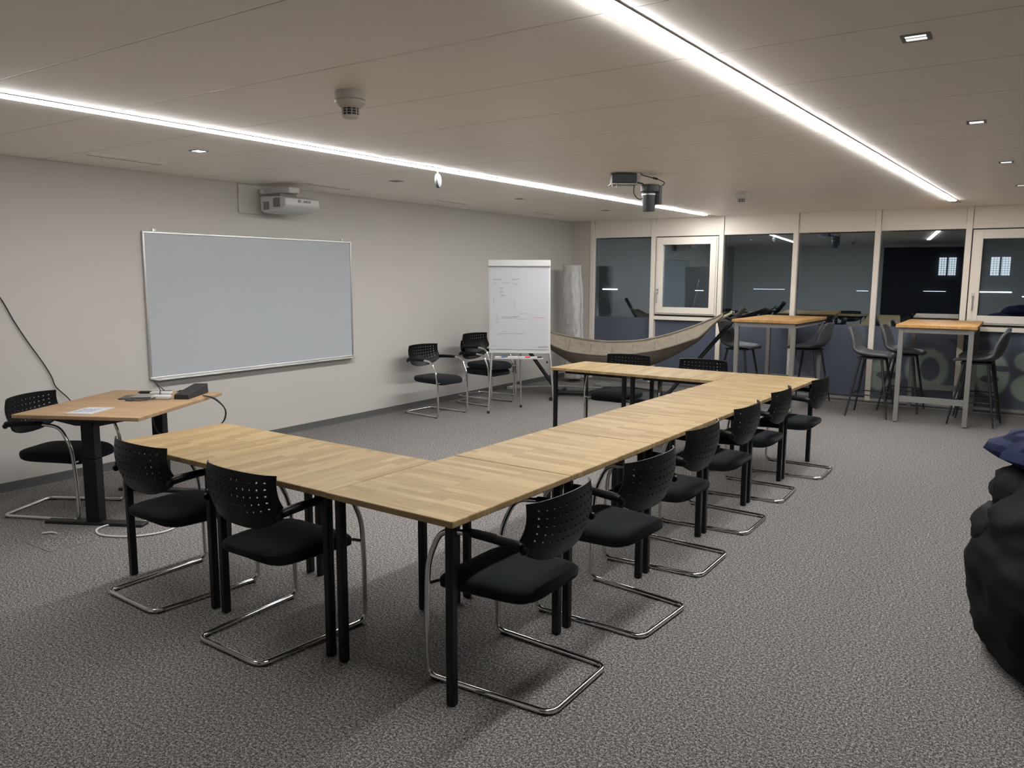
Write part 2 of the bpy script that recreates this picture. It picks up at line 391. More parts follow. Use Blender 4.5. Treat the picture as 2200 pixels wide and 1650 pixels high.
struct(MB().box((-40, RL + .32, -.12), (40, 40, -.02)).build('floor_outside', m_facade, smooth=False))

# ============================================================ CEILING FITTINGS
def led_line(label, a, b, wdt):
    a = Vector((*a, 0)); b = Vector((*b, 0)); d = b - a; L = d.length; ang = math.atan2(d.y, d.x)
    t = thing('ceiling_light_line', label, 'ceiling light', (a.x, a.y, RH), ang, 'long light lines in the ceiling')
    MB().box((0, -wdt/2, -.010), (L, wdt/2, .004)).build('diffuser', m_led, t, smooth=False)
    f = MB().box((-.02, -wdt/2 - .012, -.004), (L + .35, -wdt/2 - .001, .002)).box((-.02, wdt/2 + .001, -.004), (L + .35, wdt/2 + .012, .002)).box((L + .001, -wdt/2 - .001, -.003), (L + .35, wdt/2 + .001, .002))
    f.build('channel', m_offwhite, t, smooth=False)
led_line('thinner-looking ceiling light line nearer the whiteboard wall', (2.097, .35), (2.325, 9.67), .066)
led_line('broad bright ceiling light line crossing above the long table row', (5.09, .75), (5.407, 9.06), .066)

def downlight(x, y, lit, label, first=None):
    t = thing('downlight', label, 'ceiling light', (x, y, RH), radians(1.5), 'square recessed downlights')
    f = MB(); frame_rect_h = ((-.048, -.048, .048, -.034), (-.048, .034, .048, .048), (-.048, -.034, -.034, .034), (.034, -.034, .048, .034))
    for a in frame_rect_h: f.box((a[0], a[1], -.004), (a[2], a[3], .002))
    f.build('frame', m_greysteel, t, smooth=False)
    MB().box((-.034, -.034, -.0015), (.034, .034, .002)).build('reflector', m_spot_on if lit == 2 else (m_spot_dim if lit == 1 else m_alu), t, smooth=False)
    MB().box((-.034, -.004, -.003), (.034, .004, -.001)).build('louvre', m_greysteel, t, smooth=False)
downlight(1.377, 2.34, 2, 'switched-on small square downlight left of the wall projector')
downlight(1.345, 4.40, 0, 'small square downlight beside the hanging white disc')
downlight(1.384, 6.40, 0, 'unlit small square downlight, third along the whiteboard wall')
downlight(1.467, 8.317, 0, 'unlit small square downlight nearest the far left corner')
downlight(5.876, 2.125, 1, 'largest-looking square downlight near the top right of the photo')
downlight(5.945, 4.035, 1, 'second square downlight from the camera on the right side')
downlight(6.02, 5.917, 1, 'third square downlight from the camera on the right side')
downlight(6.08, 7.748, 1, 'square downlight cut by the right picture edge above the windows')

def vent(x, y, label, ang=radians(3)):
    t = thing('ceiling_slot_vent', label, 'vent', (x, y, RH), ang, 'slot vents along the whiteboard wall')
    MB().box((-.07, -.33, -.0025), (.07, .33, .002)).build('plate', m_ceil, t, smooth=False, bevel=.001)
    MB().box((-.052, -.30, -.0035), (-.040, .30, -.0024)).build('slot', m_gasket, t, smooth=False)
vent(.565, 2.31, 'slot vent above the left end of the whiteboard')
vent(.50, 4.42, 'slot vent just behind the wall projector')
vent(.51, 6.34, 'slot vent third along, past the hanging disc')
vent(.56, 8.37, 'slot vent nearest the far left corner')

def detector(x, y, s, label):
    t = thing('smoke_detector', label, 'smoke detector', (x, y, RH), 0, 'round smoke detectors')
    MB().lathe([(.052*s, 0), (.055*s, -.004*s), (.055*s, -.028*s), (.050*s, -.032*s)]).build('base', m_offwhite, t)
    h = MB().lathe([(.049*s, -.030*s), (.057*s, -.034*s), (.055*s, -.042*s), (.036*s, -.056*s), (.031*s, -.058*s)]).build('housing', m_offwhite, t)
    MB().lathe([(.0275*s, -.056*s), (.0275*s, -.082*s)]).build('chamber', m_blackmat, h)
    c = MB().lathe([(.030*s, -.082*s), (.031*s, -.086*s), (.026*s, -.092*s), (.008*s, -.093*s)])
    for k in range(10):
        a = 2*pi*k/10; p = Vector((.0295*s*cos(a), .0295*s*sin(a), 0)); c.tube([p + Vector((0, 0, -.056*s)), p + Vector((0, 0, -.083*s))], .002*s, 5)
    for zz in (-.065, -.074):
        c.tube([(.0295*s*cos(2*pi*k/24), .0295*s*sin(2*pi*k/24), zz*s) for k in range(24)], .0012*s, 5, True)
    c.build('cap', m_offwhite, t)
detector(3.555, 1.635, 1.3, 'white smoke detector nearest the camera, left of the broad light line')
detector(3.711, 6.93, 1.3, 'white smoke detector near the window wall, right of the ceiling spotlight')

t = thing('hanging_disc', 'small white round disc hanging from the ceiling light line', 'sensor', (2.155, 4.0, 0), radians(20))
dax = Matrix.Rotation(pi/2, 3, 'Y')
MB().lathe([(.048, -.011), (.056, -.008), (.058, 0), (.056, .008), (.048, .012)], 32, (0, 0, 2.385), dax).build('disc', m_disc, t)
MB().lathe([(.050, 0), (.0505, .004), (.046, .005)], 32, (.0108, 0, 2.385), dax).build('front_cover', m_disc, t)
MB().tube([(0, 0, 2.44), (0, 0, RH)], .004, 8).box((-.02, -.02, RH - .006), (.02, .02, RH)).build('hanger', m_white, t)

# ceiling-mounted dark spotlight unit
t = thing('ceiling_spotlight', 'dark grey spotlight unit with loose cables hung from the ceiling', 'spotlight', (3.33, 5.0, 0), radians(0))
rr = Rz(radians(35))
MB().box((-.10, -.07, 2.385), (.10, .07, 2.462), rr, (0, 0, 0)).build('control_box', m_darkgrey, t, bevel=.006)
MB().box((-.11, -.08, 2.376), (.115, .08, 2.382), rr, (0, 0, 0)).tube([rr @ Vector((-.05, 0, 2.376)), rr @ Vector((-.05, 0, 2.35))], .005, 8).tube([rr @ Vector((-.1, -.07, 2.382)), rr @ Vector((-.1, -.07, 2.355))], .004, 8).build('mounting_plate', m_alu, t, bevel=.001)
MB().box((.11, -.03, 2.40), (.145, .03, RH), rr, (0, 0, 0)).build('white_bracket', m_white, t, bevel=.003)
MB().tube(fillet([rr @ Vector((.12, .0, 2.395)), rr @ Vector((.16, .0, 2.39)), rr @ Vector((.20, .02, 2.37))], .02), .006, 8).build('arm', m_darkgrey, t)
hc = Vector((.175, .165, 0))
hd_ = MB().lathe([(.07, 2.37), (.082, 2.365), (.078, 2.31), (.062, 2.30)], 24, hc).box((-.02, -.03, 2.17), (.075, .05, 2.36), Rz(radians(35)), (0, 0, 0))
hd_ = MB().lathe([(.060, 2.385), (.080, 2.380), (.080, 2.325), (.074, 2.318)], 24, hc)
hd_.box((hc.x + .0, hc.y - .0, 2.22), (hc.x + .085, hc.y + .055, 2.375)); head = hd_.build('head', m_darkgrey, t, bevel=.004)
MB().lathe([(.058, 2.32), (.060, 2.31), (.054, 2.20), (.050, 2.165), (.044, 2.163)], 24, hc + Vector((-.005, -.01, 0))).build('lens_tube', m_darkgrey, head)
MB().lathe([(.063, 2.306), (.063, 2.296)], 24, hc + Vector((-.005, -.01, 0))).build('ring', m_alu, head)
MB().tube(smoothpath([(.13, .06, RH), (.15, .07, 2.452), (.19, .12, 2.44), (.235, .20, 2.425), (.27, .24, 2.40), (.25, .225, 2.375)]), .004, 7).tube([(.205, .15, 2.437), (.228, .185, 2.43)], .009, 8).build('cable', m_cable, t)
MB().tube(smoothpath([(.08, .05, 2.38), (.075, .06, 2.31), (.10, .09, 2.265), (.125, .12, 2.27), (.13, .13, 2.33)]), .0035, 7).build('cable', m_cable, t)

# ============================================================ WALL THINGS
t = thing('whiteboard', 'large wide whiteboard with aluminium frame on the white wall', 'whiteboard', (0, 3.915, .72))
w2, h2 = 1.205, 1.262
MB().box((.004, -w2 + .01, .012), (.018, w2 - .01, h2 - .01)).build('panel', m_board, t, smooth=False)
f = MB().box((.002, -w2, h2 - .018), (.026, w2, h2)).box((.002, -w2, .0), (.026, w2, .022)).box((.002, -w2, .022), (.026, -w2 + .018, h2 - .018)).box((.002, w2 - .018, .022), (.026, w2, h2 - .018))
f.build('frame', m_alu, t, smooth=False, bevel=.003)
MB().box((.026, -w2 + .03, -.004), (.085, w2 - .01, .004)).build('pen_tray', m_alu, t, smooth=False, bevel=.002)
MB().box((.002, -w2 + .10, h2), (.012, -w2 + .13, h2 + .022)).build('hanging_clip', m_alu, t, smooth=False)
MB().box((.002, w2 - .13, h2), (.012, w2 - .10, h2 + .022)).build('hanging_clip', m_alu, t, smooth=False)

t = thing('wall_projector', 'white short-throw projector on a wall arm above the whiteboard', 'projector', (0, 3.84, 0))
MB().box((.0, -.145, 2.19), (.018, .12, 2.462)).build('wall_plate', m_offwhite, t, bevel=.012, seg=4)
MB().box((.018, .09, 2.375), (.44, .22, 2.432)).box((.05, .06, 2.382), (.10, .28, 2.425)).build('arm', m_white, t, bevel=.012, seg=3)
MB().box((.09, .06, 2.33), (.35, .26, 2.375)).build('mount_bracket', m_greysteel, t, bevel=.004)
# tapered body
b = MB(); ys = (.02, .44); prof = [(.10, 2.355), (.42, 2.345), (.475, 2.325), (.480, 2.265), (.455, 2.235), (.30, 2.20), (.17, 2.195), (.11, 2.215)]
vs = [];
for y, sc in ((ys[0], .93), (ys[0] + .03, 1), (ys[1] - .04, 1), (ys[1], .9)):
    for x, z in prof: vs.append((.29 + (x - .29) * sc, y, 2.28 + (z - 2.28) * sc))
fs = [tuple(range(7, -1, -1)), tuple(range(24, 32))]
for k in range(3):
    for i in range(8): fs.append((k*8+i, k*8+(i+1) % 8, (k+1)*8+(i+1) % 8, (k+1)*8+i))
body = b.add(vs, fs).build('body', m_white, t, bevel=.008, seg=3)
vn = MB()
for k in range(7): vn.box((.16 + k*.012, ys[0] - .001, 2.225), (.167 + k*.012, ys[0] + .003, 2.30))
vn.build('vent_grille', m_darkgrey, body, smooth=False); vn = MB()
for k in range(8): vn.box((.30 + k*.012, ys[0] - .001, 2.245), (.307 + k*.012, ys[0] + .003, 2.33))
vn.build('vent_grille', m_darkgrey, body, smooth=False)
text_obj('lettering', 'EPSON', .028, m_greysteel, body, Matrix.Translation((.4815, .27, 2.30)) @ Matrix.Rotation(pi/2, 4, 'Z') @ Matrix.Rotation(pi/2, 4, 'X'), bold=.001)
MB().box((.479, .16, 2.29), (.482, .19, 2.315)).build('label_sticker', m_greysteel, body, smooth=False)

cb = MB().tube(smoothpath([(.012, 1.40, 1.62), (.012, 1.50, 1.55), (.012, 1.588, 1.447), (.012, 1.67, 1.27), (.014, 1.754, 1.11), (.014, 1.83, .98), (.014, 1.873, .90), (.014, 1.905, .83), (.016, 1.931, .75), (.03, 2.019, .64), (.05, 2.08, .50), (.06, 2.10, .30), (.05, 2.08, .09)]), .0045, 7)
tag(cb.build('wall_cable', m_cable), 'thin dark cable sagging down the white wall behind the desk', 'cable')

# ============================================================ MEETING TABLES
A0 = -0.02651
TO = Vector((4.61774, 1.03344))
def TP(u, v): return Vector((TO.x - u * cos(A0) - v * sin(A0), TO.y - u * sin(A0) + v * cos(A0)))
TH = .74; TT = .027
def make_table(name, wx, wy, wood_m, h=TH, tt=TT, leg=.018, inset=.042, legm=m_blackleg, rail=.035, label='', cat='table', group=None):
    t = thing(name, label, cat, (0, 0, 0), 0, group)
    MB().box((-wx/2, -wy/2, h - tt), (wx/2, wy/2, h)).build('tabletop', wood_m, t, smooth=False, bevel=.004)
    for sx in (-1, 1):
        for sy in (-1, 1):
            x = sx * (wx/2 - inset); y = sy * (wy/2 - inset)
            MB().box((x - leg, y - leg, 0.0), (x + leg, y + leg, h - tt)).build('leg', legm, t, smooth=False, bevel=.007, seg=3)
    f = MB(); i = .115; zt = h - tt
    f.box((-wx/2 + i, -wy/2 + i - .012, zt - rail), (wx/2 - i, -wy/2 + i + .012, zt)).box((-wx/2 + i, wy/2 - i - .012, zt - rail), (wx/2 - i, wy/2 - i + .012, zt))
    f.box((-wx/2 + i - .012, -wy/2 + i + .012, zt - rail), (-wx/2 + i + .012, wy/2 - i - .012, zt)).box((wx/2 - i - .012, -wy/2 + i + .012, zt - rail), (wx/2 - i + .012, wy/2 - i - .012, zt))
    for sx in (-1, 1):
        for sy in (-1, 1):
            x = sx * (wx/2 - .075); y = sy * (wy/2 - .075); f.box((x - .052, y - .052, zt - .006), (x + .052, y + .052, zt))
    f.build('apron', legm, t, smooth=False)
    return t
# local x = long side (0.83), local y = depth (0.67)
ML, MD = .8305, .676
tab0 = make_table('meeting_table', ML - .002, MD, m_wood, label='', group='oak meeting tables set in a U')
tabs = []
row_lab = ['front corner table of the U, its corner nearest the camera', 'second table of the long row from the camera', 'third table of the long row from the camera',
           'fourth table of the long row from the camera', 'fifth table of the long row, before the far corner', 'far right corner table of the U, beside the sixth chair']
for k in range(6):
    v = (k + .5) * .8342; p = TP(MD/2, v); tabs.append((p, A0 + pi/2, row_lab[k]))
for k, lb in enumerate(['front row oak table left of the corner table, one chair at it', 'leftmost oak table of the front row, beside the wooden desk']):
    p = TP(MD + (k + .5) * .829 + .001, .345); tabs.append((p, A0, lb))
for k, lb in enumerate(['far row oak table joined to the far corner table', 'leftmost oak table of the far row, beside the flipchart']):
    p = TP(MD + (k + .5) * .8305 + .001, 5.005 - .36); tabs.append((p, A0, lb))
for i, (p, rz, lb) in enumerate(tabs):
    if i == 0: tab0.location = (p.x, p.y, 0); tab0.rotation_euler = (0, 0, rz); tab0['label'] = lb
    else: dup(tab0, (p.x, p.y, 0), rz, lb)

# ============================================================ CANTILEVER CHAIR
def make_chair():
    t = thing('cantilever_chair', '', 'chair', (0, 0, 0), 0, 'black cantilever chairs with perforated backs')
    r = .0115
    half = lambda s: [(s*.262, -.165, .645), (s*.262, .06, .655), (s*.262, .20, .640), (s*.258, .268, .50), (s*.253, .282, .30), (s*.25, .285, .012), (s*.22, -.285, .012)]
    L_ = half(-1); Rr = half(1)[::-1]
    path = fillet(L_ + Rr, [.25, .10, .3, .4, .045, .055, .055, .045, .4, .3, .10, .25], 8)
    MB().tube(path, r, 12).build('frame', m_chrome, t)
    for s in (-1, 1):
        MB().tube(fillet([(s*.255, .276, .400), (s*.19, .268, .398), (s*.17, .0, .398), (s*.17, -.16, .40)], .03), .008, 8).build('seat_bracket', m_chrome, t)
        pts = [Vector((s*.262, y, z)) for y, z in ((.085, .6545), (.08, .656), (.03, .657), (-.05, .655), (-.13, .651), (-.172, .646), (-.180, .645))]
        MB().tube(pts, [.0125, .015, .0175, .0185, .020, .020, .017], 12).build('armrest', m_plastic, t)
        MB().lathe([(.008, -.010), (.015, -.008), (.017, 0), (.015, .008), (.008, .010)], 16, (s*.258, -.186, .632), Matrix.Rotation(pi/2, 3, 'Y')).build('pivot_knob', m_plastic, t)
        for y in (-.25, .24):
            MB().box((s*(.22 if y < 0 else .247) - .012, y - .018, .0), (s*(.22 if y < 0 else .247) + .012, y + .018, .006)).build('floor_glide', m_rubber, t, smooth=False)
    # backrest with square holes
    nc, nr = 12, 5
    us = [-1.0]; pitch = 1.80 / nc; hw = .28
    for k in range(nc):
        c = -.90 + pitch * (k + .5); us += [c - pitch * hw / 2 * 1.15, c + pitch * hw / 2 * 1.15]
    us += [1.0]; us = [-1.0, -.985] + us[1:-1] + [.985, 1.0]
    vs = [0.0, .03]
    for k in range(nr):
        c = .15 + .135 * k; vs += [c - .0165, c + .0165]
    vs += [.80, .87, .93, .97, 1.0]
    def P3(u, v):
        top = .808 - .006 * u * u; bot = .550 + .070 * abs(u) ** 2.6 + .02 * abs(u) ** 12
        z = top + (bot - top) * v
        hwid = .246 + .012 * v - .006 * (1 - v)
        x = u * hwid
        y = -.240 + .042 * u * u + .018 * abs(u) ** 7 - .014 * sin(pi * min(1, v * 1.05)) + .030 * v ** 3 * (1 - .5*abs(u)) + .016 * v
        return Vector((x, y, z))
    holes_u = set(range(2, 2 + 2 * nc, 2)); holes_v = set(range(2, 2 + 2 * nr, 2))
    iu = [i for i in range(len(us) - 1) if i >= 2 and (i % 2 == 0) and i < 2 + 2 * nc]
    iv = [j for j in range(len(vs) - 1) if j >= 2 and (j % 2 == 0) and j < 2 + 2 * nr]
    MB().grid(lambda i, j: P3(us[i], vs[j]), len(us) - 1, len(vs) - 1, lambda i, j: i in iu and j in iv).build('backrest', m_plastic, t, solid=.0065)
    es = t.children[-1] if False else [c for c in COL.objects if c.parent == t and c.name.startswith('backrest')][0]
    em = es.modifiers.new('EdgeSplit', 'EDGE_SPLIT'); em.split_angle = radians(32)
    # seat cushion
    n, rings = 40, 14; vv = []; ff = []
    def seatpt(a, ph):
        e = .42; ca, sa = cos(a), sin(a)
        px = math.copysign(abs(ca) ** e, ca); py = math.copysign(abs(sa) ** e, sa)
        rr = cos(ph); rr = math.copysign(abs(rr) ** .55, rr); zz = math.copysign(abs(sin(ph)) ** .8, sin(ph))
        y = .045 + py * .245 * rr; x = px * (.236 - .028 * (1 - (y + .20) / .49)) * rr
        z = .417 + zz * .041 - .012 * (x / .23) ** 2 * (1 if zz < 0 else -.4)
        z += -.030 * max(0, (y - .15) / .14) ** 2 + .014 * max(0, (-.10 - y) / .1) ** 2
        return Vector((x, y, z))
    for j in range(rings + 1):
        ph = -pi/2 + pi * j / rings
        for k in range(n): vv.append(seatpt(2*pi*k/n, ph * .999))
    for j in range(rings):
        for k in range(n): ff.append((j*n+k, j*n+(k+1) % n, (j+1)*n+(k+1) % n, (j+1)*n+k))
    ff.append(tuple(range(n-1, -1, -1))); ff.append(tuple(rings*n+k for k in range(n)))
    MB().add(vv, ff).build('seat', m_fabric, t)
    return t
chair0 = make_chair()
chairs = [
 (4.648, 1.44, 0, 90, 'nearest black chair, at the corner table on the long side'),
 (4.680, 2.225, 0, 86, 'second chair from the camera along the long side of the U'),
 (4.617, 3.06, 0, 90, 'third chair from the camera along the long side of the U'),
 (4.602, 3.90, 0, 90, 'fourth chair from the camera along the long side of the U'),
 (4.588, 4.745, 0, 91, 'fifth chair from the camera along the long side of the U'),
 (4.670, 5.60, 0, 90, 'last chair of the long side, at the far corner table'),
 (3.530, 1.145, 0, -2, 'chair at the front row, directly left of the corner table'),
 (2.690, 1.200, 0, -3, 'chair at the front row in front of the leftmost table'),
 (2.775, 6.17, 0, 180, 'left one of two chairs behind the far table row'),
 (3.585, 6.17, 0, 180, 'right one of two chairs behind the far table row'),
 (.435, 6.03, 0, -94, 'single black chair standing against the white wall, left of the flipchart'),
 (.455, 7.00, 0, -93, 'lower chair of the stacked pair behind the flipchart'),
 (.485, 7.00, .080, -93, 'upper chair of the stacked pair behind the flipchart'),
 (.797, 1.55, 0, -62.6, 'chair tucked behind the wooden desk at the left picture edge'),
]
for i, (x, y, z, a, lb) in enumerate(chairs):
    if i == 0: chair0.location = (x, y, z); chair0.rotation_euler = (0, 0, radians(a)); chair0['label'] = lb
    else: dup(chair0, (x, y, z), radians(a), lb)

# ============================================================ DESK
DA = math.atan2(.975, -.505) - pi/2   # long axis direction
t = thing('wooden_desk', 'height-adjustable oak desk on black column legs by the left wall', 'desk', (1.106, 1.858, 0), DA)
# local y = long axis (1.09), local x = depth (.857)
DH = .742
MB().box((-.428, -.545, DH - .025), (.428, .545, DH)).build('tabletop', m_wood_desk, t, smooth=False, bevel=.004)
for s, nm in ((-1, 'front'), (1, 'rear')):
    y = s * .40
    MB().box((-.34, y - .04, .0), (.34, y + .04, .022)).build('foot', m_blackmat, t, bevel=.006)
    MB().box((-.046, y - .040, .022), (.046, y + .040, .44)).build('outer_column', m_blackleg, t, bevel=.006)
    MB().box((-.043, y - .037, .44), (.043, y + .037, DH - .06)).build('inner_column', m_blackleg, t, bevel=.005)
    v = [(-.33, y-.03, DH-.045), (.33, y-.03, DH-.045), (.33, y+.03, DH-.045), (-.33, y+.03, DH-.045), (-.33, y-.03, DH-.025), (.33, y-.03, DH-.025), (.33, y+.03, DH-.025), (-.33, y+.03, DH-.025), ]
    MB().add([(-.08, y-.03, DH-.085), (.08, y-.03, DH-.085), (.08, y+.03, DH-.085), (-.08, y+.03, DH-.085), (-.36, y-.03, DH-.026), (.36, y-.03, DH-.026), (.36, y+.03, DH-.026), (-.36, y+.03, DH-.026)],
             [(0,3,2,1),(4,5,6,7),(0,1,5,4),(1,2,6,5),(2,3,7,6),(3,0,4,7)]).build('support_arm', m_blackmat, t, smooth=False)
MB().box((-.05, -.36, DH - .07), (.05, .36, DH - .03)).build('crossbeam', m_blackmat, t)
ZD = DH
# items on the desk
def quad_prism(pts, z0, z1):
    n = len(pts); vs = [(x, y, z0) for x, y in pts] + [(x, y, z1) for x, y in pts]
    return MB().add(vs, [tuple(range(n-1, -1, -1)), tuple(range(n, 2*n))] + [(i, (i+1) % n, n+(i+1) % n, n+i) for i in range(n)])
card = thing('paper_card', 'white card with handwriting lying on the desk front', 'card', (1.247, 1.530, ZD), radians(28.5))
MB().box((-.09, -.125, .0), (.09, .125, .004)).build('sheet', m_paper, card, smooth=False)
wr = MB(); random.seed(4)
for r_ in range(3):
    yy = -.05 + r_ * .04
    pts = [Vector((-.065 + k * .0045, yy + random.uniform(-.011, .011), .0046)) for k in range(26)]
    wr.tube(smoothpath(pts, 3), .0011, 4)
wr.build('handwriting', m_ink, card)
tb = thing('black_tablet', 'flat dark tablet lying on the desk in front of the white adapters', 'tablet', (.995, 2.035, ZD), radians(42))
MB().box((-.13, -.085, 0), (.13, .085, .009)).build('body', m_darkgrey, tb, bevel=.004, seg=3)
MB().box((-.05, -.07, .009), (.125, .08, .016)).build('cover', m_greysteel, tb, bevel=.003)
bb = thing('black_speakerbar', 'long black angular box on the rear desk edge', 'speaker', (1.215, 2.30, ZD), radians(122))
v = [(-.17, -.05, 0), (.17, -.05, 0), (.17, .06, 0), (-.17, .06, 0), (-.17, -.045, .035), (.17, -.045, .070), (.17, .055, .070), (-.17, .055, .035)]
MB().add(v, [(0,3,2,1),(4,5,6,7),(0,1,5,4),(1,2,6,5),(2,3,7,6),(3,0,4,7)]).build('housing', m_blackmat, bb, bevel=.004)
MB().box((.168, -.035, .012), (.172, .045, .060)).build('end_cap', m_darkgrey, bb)
a1 = MB().box((-.065, -.03, 0), (.065, .03, .028)).build('white_adapter', m_white, bevel=.008, seg=3)
a1.location = (1.17, 2.085, ZD); a1.rotation_euler = (0, 0, radians(33)); tag(a1, 'white power adapter block nearest the desk edge', 'adapter')
a2 = MB().box((-.075, -.03, 0), (.075, .03, .024)).build('white_adapter', m_white, bevel=.008, seg=3)
a2.location = (.985, 2.20, ZD); a2.rotation_euler = (0, 0, radians(40)); tag(a2, 'white power adapter behind the dark tablet', 'adapter')
for x, y, a, lb in ((.83, 2.17, 35, 'small black plug at the left of the cable clutter on the desk'), (.93, 2.27, 45, 'middle small black plug in the cable clutter on the desk'), (1.02, 2.37, 50, 'small black plug behind the white adapter on the desk')):
    o = MB().box((-.04, -.013, 0), (.04, .013, .018)).tube([(-.04, 0, .009), (-.055, 0, .009)], .004, 6).build('black_plug', m_blackmat, bevel=.003)
    o.location = (x, y, ZD); o.rotation_euler = (0, 0, radians(a)); tag(o, lb, 'plug', 'black plugs on the desk')
cw = thing('display_cable', 'dark cable looping over the desk, its plug in the middle', 'cable', (0, 0, ZD))
MB().tube(smoothpath([(.93, 2.26, .02), (.88, 2.22, .085), (.93, 2.20, .075), (1.02, 2.17, .045), (1.13, 2.09, .022), (1.17, 2.00, .010), (1.14, 1.94, .006), (1.10, 1.915, .006)]), .004, 7).build('cord', m_cable, cw)
o = MB().box((-.024, -.011, 0), (.024, .011, .011)).box((-.034, -.008, .003), (-.024, .008, .009)).build('plug', m_darkgrey, cw, bevel=.002); o.location = (1.075, 1.905, 0); o.rotation_euler = (0, 0, radians(20))
hc_ = MB().tube(smoothpath([(1.33, 2.31, .752), (1.40, 2.36, .73), (1.46, 2.40, .64), (1.42, 2.38, .54), (1.28, 2.28, .46), (1.15, 2.20, .44), (1.02, 2.14, .47), (.97, 2.13, .58), (.95, 2.14, .66)]), .005, 7)
hc_.tube(smoothpath([(1.31, 2.32, .752), (1.385, 2.37, .72), (1.44, 2.41, .64), (1.40, 2.39, .53), (1.26, 2.30, .45), (1.10, 2.22, .41), (1.02, 2.22, .38)]), .004, 7)
tag(hc_.build('hanging_cable', m_cable), 'pair of black cables hanging in a loop off the desk rear end', 'cable')
wc = MB().tube(smoothpath([(1.22, 1.19, .008), (1.25, 1.235, .008), (1.30, 1.245, .008)]), .006, 7)
tag(wc.build('white_cable_end', m_wcable), 'short white cable end under the desk front foot', 'cable')
wl = MB().tube(smoothpath([(1.30, 1.75, .010), (1.40, 1.74, .010), (1.55, 1.74, .009), (1.44, 1.60, .008), (1.40, 1.50, .008), (1.438, 1.42, .008), (1.546, 1.384, .008), (1.66, 1.42, .008), (1.735, 1.471, .008), (1.80, 1.56, .008), (1.82, 1.68, .008), (1.75, 1.80, .008), (1.62, 1.86, .008)]), .0065, 8)
tag(wl.build('white_floor_cable', m_wcable), 'white cable coiled in a loop on the carpet beside the desk foot', 'cable')
hatch = thing('floor_box_lid', 'square carpeted floor box lid with thin metal edge by the desk', 'floor hatch', (1.43, 1.235, 0), radians(-1))
MB().box((-.17, -.17, .0), (.17, .17, .001)).build('lid', m_carpet, hatch, smooth=False)
f = MB(); 
for a in ((-.175, -.175, .175, -.172), (.172, -.172, .175, .175)): f.box((a[0], a[1], 0), (a[2], a[3], .004))
f.build('metal_edge', m_alu, hatch, smooth=False)

# ============================================================ FLIPCHART
FD = Vector((.863, .505, 0)); fang = math.atan2(.505, .863)
t = thing('flipchart', 'white flipchart stand with a used paper pad near the corner', 'flipchart', (.968, 6.367, 0), fang)
# local x along board, y away from camera
def lean(z): return .05 + (z - .7) * .03
bw0, bw1 = .005, .715
MB().add([(bw0, lean(.715), .715), (bw1 + .012, lean(.715), .715), (bw1 + .004, lean(1.80), 1.80), (bw0 - .012, lean(1.80), 1.795),
          (bw0, lean(.715) + .018, .715), (bw1 + .012, lean(.715) + .018, .715), (bw1 + .004, lean(1.80) + .018, 1.80), (bw0 - .012, lean(1.80) + .018, 1.795)],
         [(0,1,2,3),(7,6,5,4),(0,4,5,1),(1,5,6,2),(2,6,7,3),(3,7,4,0)]).build('board', m_white, t, smooth=False, bevel=.004)
MB().box((bw0 - .014, lean(1.76) - .03, 1.725), (bw1 + .006, lean(1.76) + .0, 1.80)).build('pad_clamp', m_white, t, smooth=False, bevel=.01, seg=3)
pad = MB().add([(bw0 + .018, lean(.76) - .008, .76), (bw1 - .012, lean(.76) - .008, .76), (bw1 - .016, lean(1.73) - .006, 1.73), (bw0 + .005, lean(1.73) - .006, 1.73),
          (bw0 + .018, lean(.76), .76), (bw1 - .012, lean(.76), .76), (bw1 - .016, lean(1.73), 1.73), (bw0 + .005, lean(1.73), 1.73)],
         [(0,1,2,3),(7,6,5,4),(0,4,5,1),(1,5,6,2),(2,6,7,3),(3,7,4,0)]).build('paper_pad', m_paper, t, smooth=False)
random.seed(11)
def scrib(mb, x0, x1, z, amp, step=.006):
    n = max(3, int((x1 - x0) / step)); pts = [Vector((x0 + (x1 - x0) * k / n, lean(z) - .0085, z + random.uniform(-amp, amp))) for k in range(n + 1)]
    mb.tube(smoothpath(pts, 3), .0011, 4)
ink = MB()
for x0, x1, z, am in ((.05, .15, 1.575, .013), (.265, .37, 1.58, .014), (.06, .11, 1.53, .011), (.16, .25, 1.535, .004), (.28, .34, 1.525, .012), (.13, .16, 1.475, .011), (.125, .17, 1.43, .011), (.14, .19, 1.39, .009),
                      (.08, .13, 1.08, .009), (.165, .33, 1.14, .003), (.165, .33, 1.125, .002), (.33, .44, 1.115, .002), (.36, .45, 1.18, .006), (.30, .36, 1.145, .006), (.12, .40, .945, .003), (.17, .23, .975, .005), (.11, .15, .93, .008), (.38, .41, .95, .009), (.03, .09, .80, .001)):
    scrib(ink, x0, x1, z, am)
for x, z0, z1 in ((.055, 1.27, 1.37), (.095, 1.10, 1.16), (.30, 1.26, 1.34), (.16, 1.12, 1.15)):
    ink.tube([(x, lean(z0) - .0085, z0), (x + .003, lean(z1) - .0085, z1)], .0011, 4)
ink.build('handwriting', m_ink, pad)
rd = MB(); scrib(rd, .53, .67, 1.135, .002, .02); rd.build('red_pen_line', m_inkr, pad)['label'] = 'red pen line'
text_obj('lettering', 'LEGAMASTER', .020, m_inkb, pad, Matrix.Translation((.645, lean(.79) - .0086, .79)) @ Matrix.Rotation(pi/2, 4, 'X'))
for (x0, x1, n_) in ((0.0, .045, 0), (.783, .715, 1)):
    MB().tube([(x0, 0, .02), ((x0*.35 + x1*.65), lean(.6) * .9, .55), (x1, lean(.9) + .03, .80)], [.011, .013, .014], 10).build('leg', m_chrome if False else m_alu, t)
    MB().lathe([(.014, 0), (.016, .004), (.015, .028), (.012, .03)], 12, (x0, 0, 0)).build('rubber_foot', m_rubber, t)
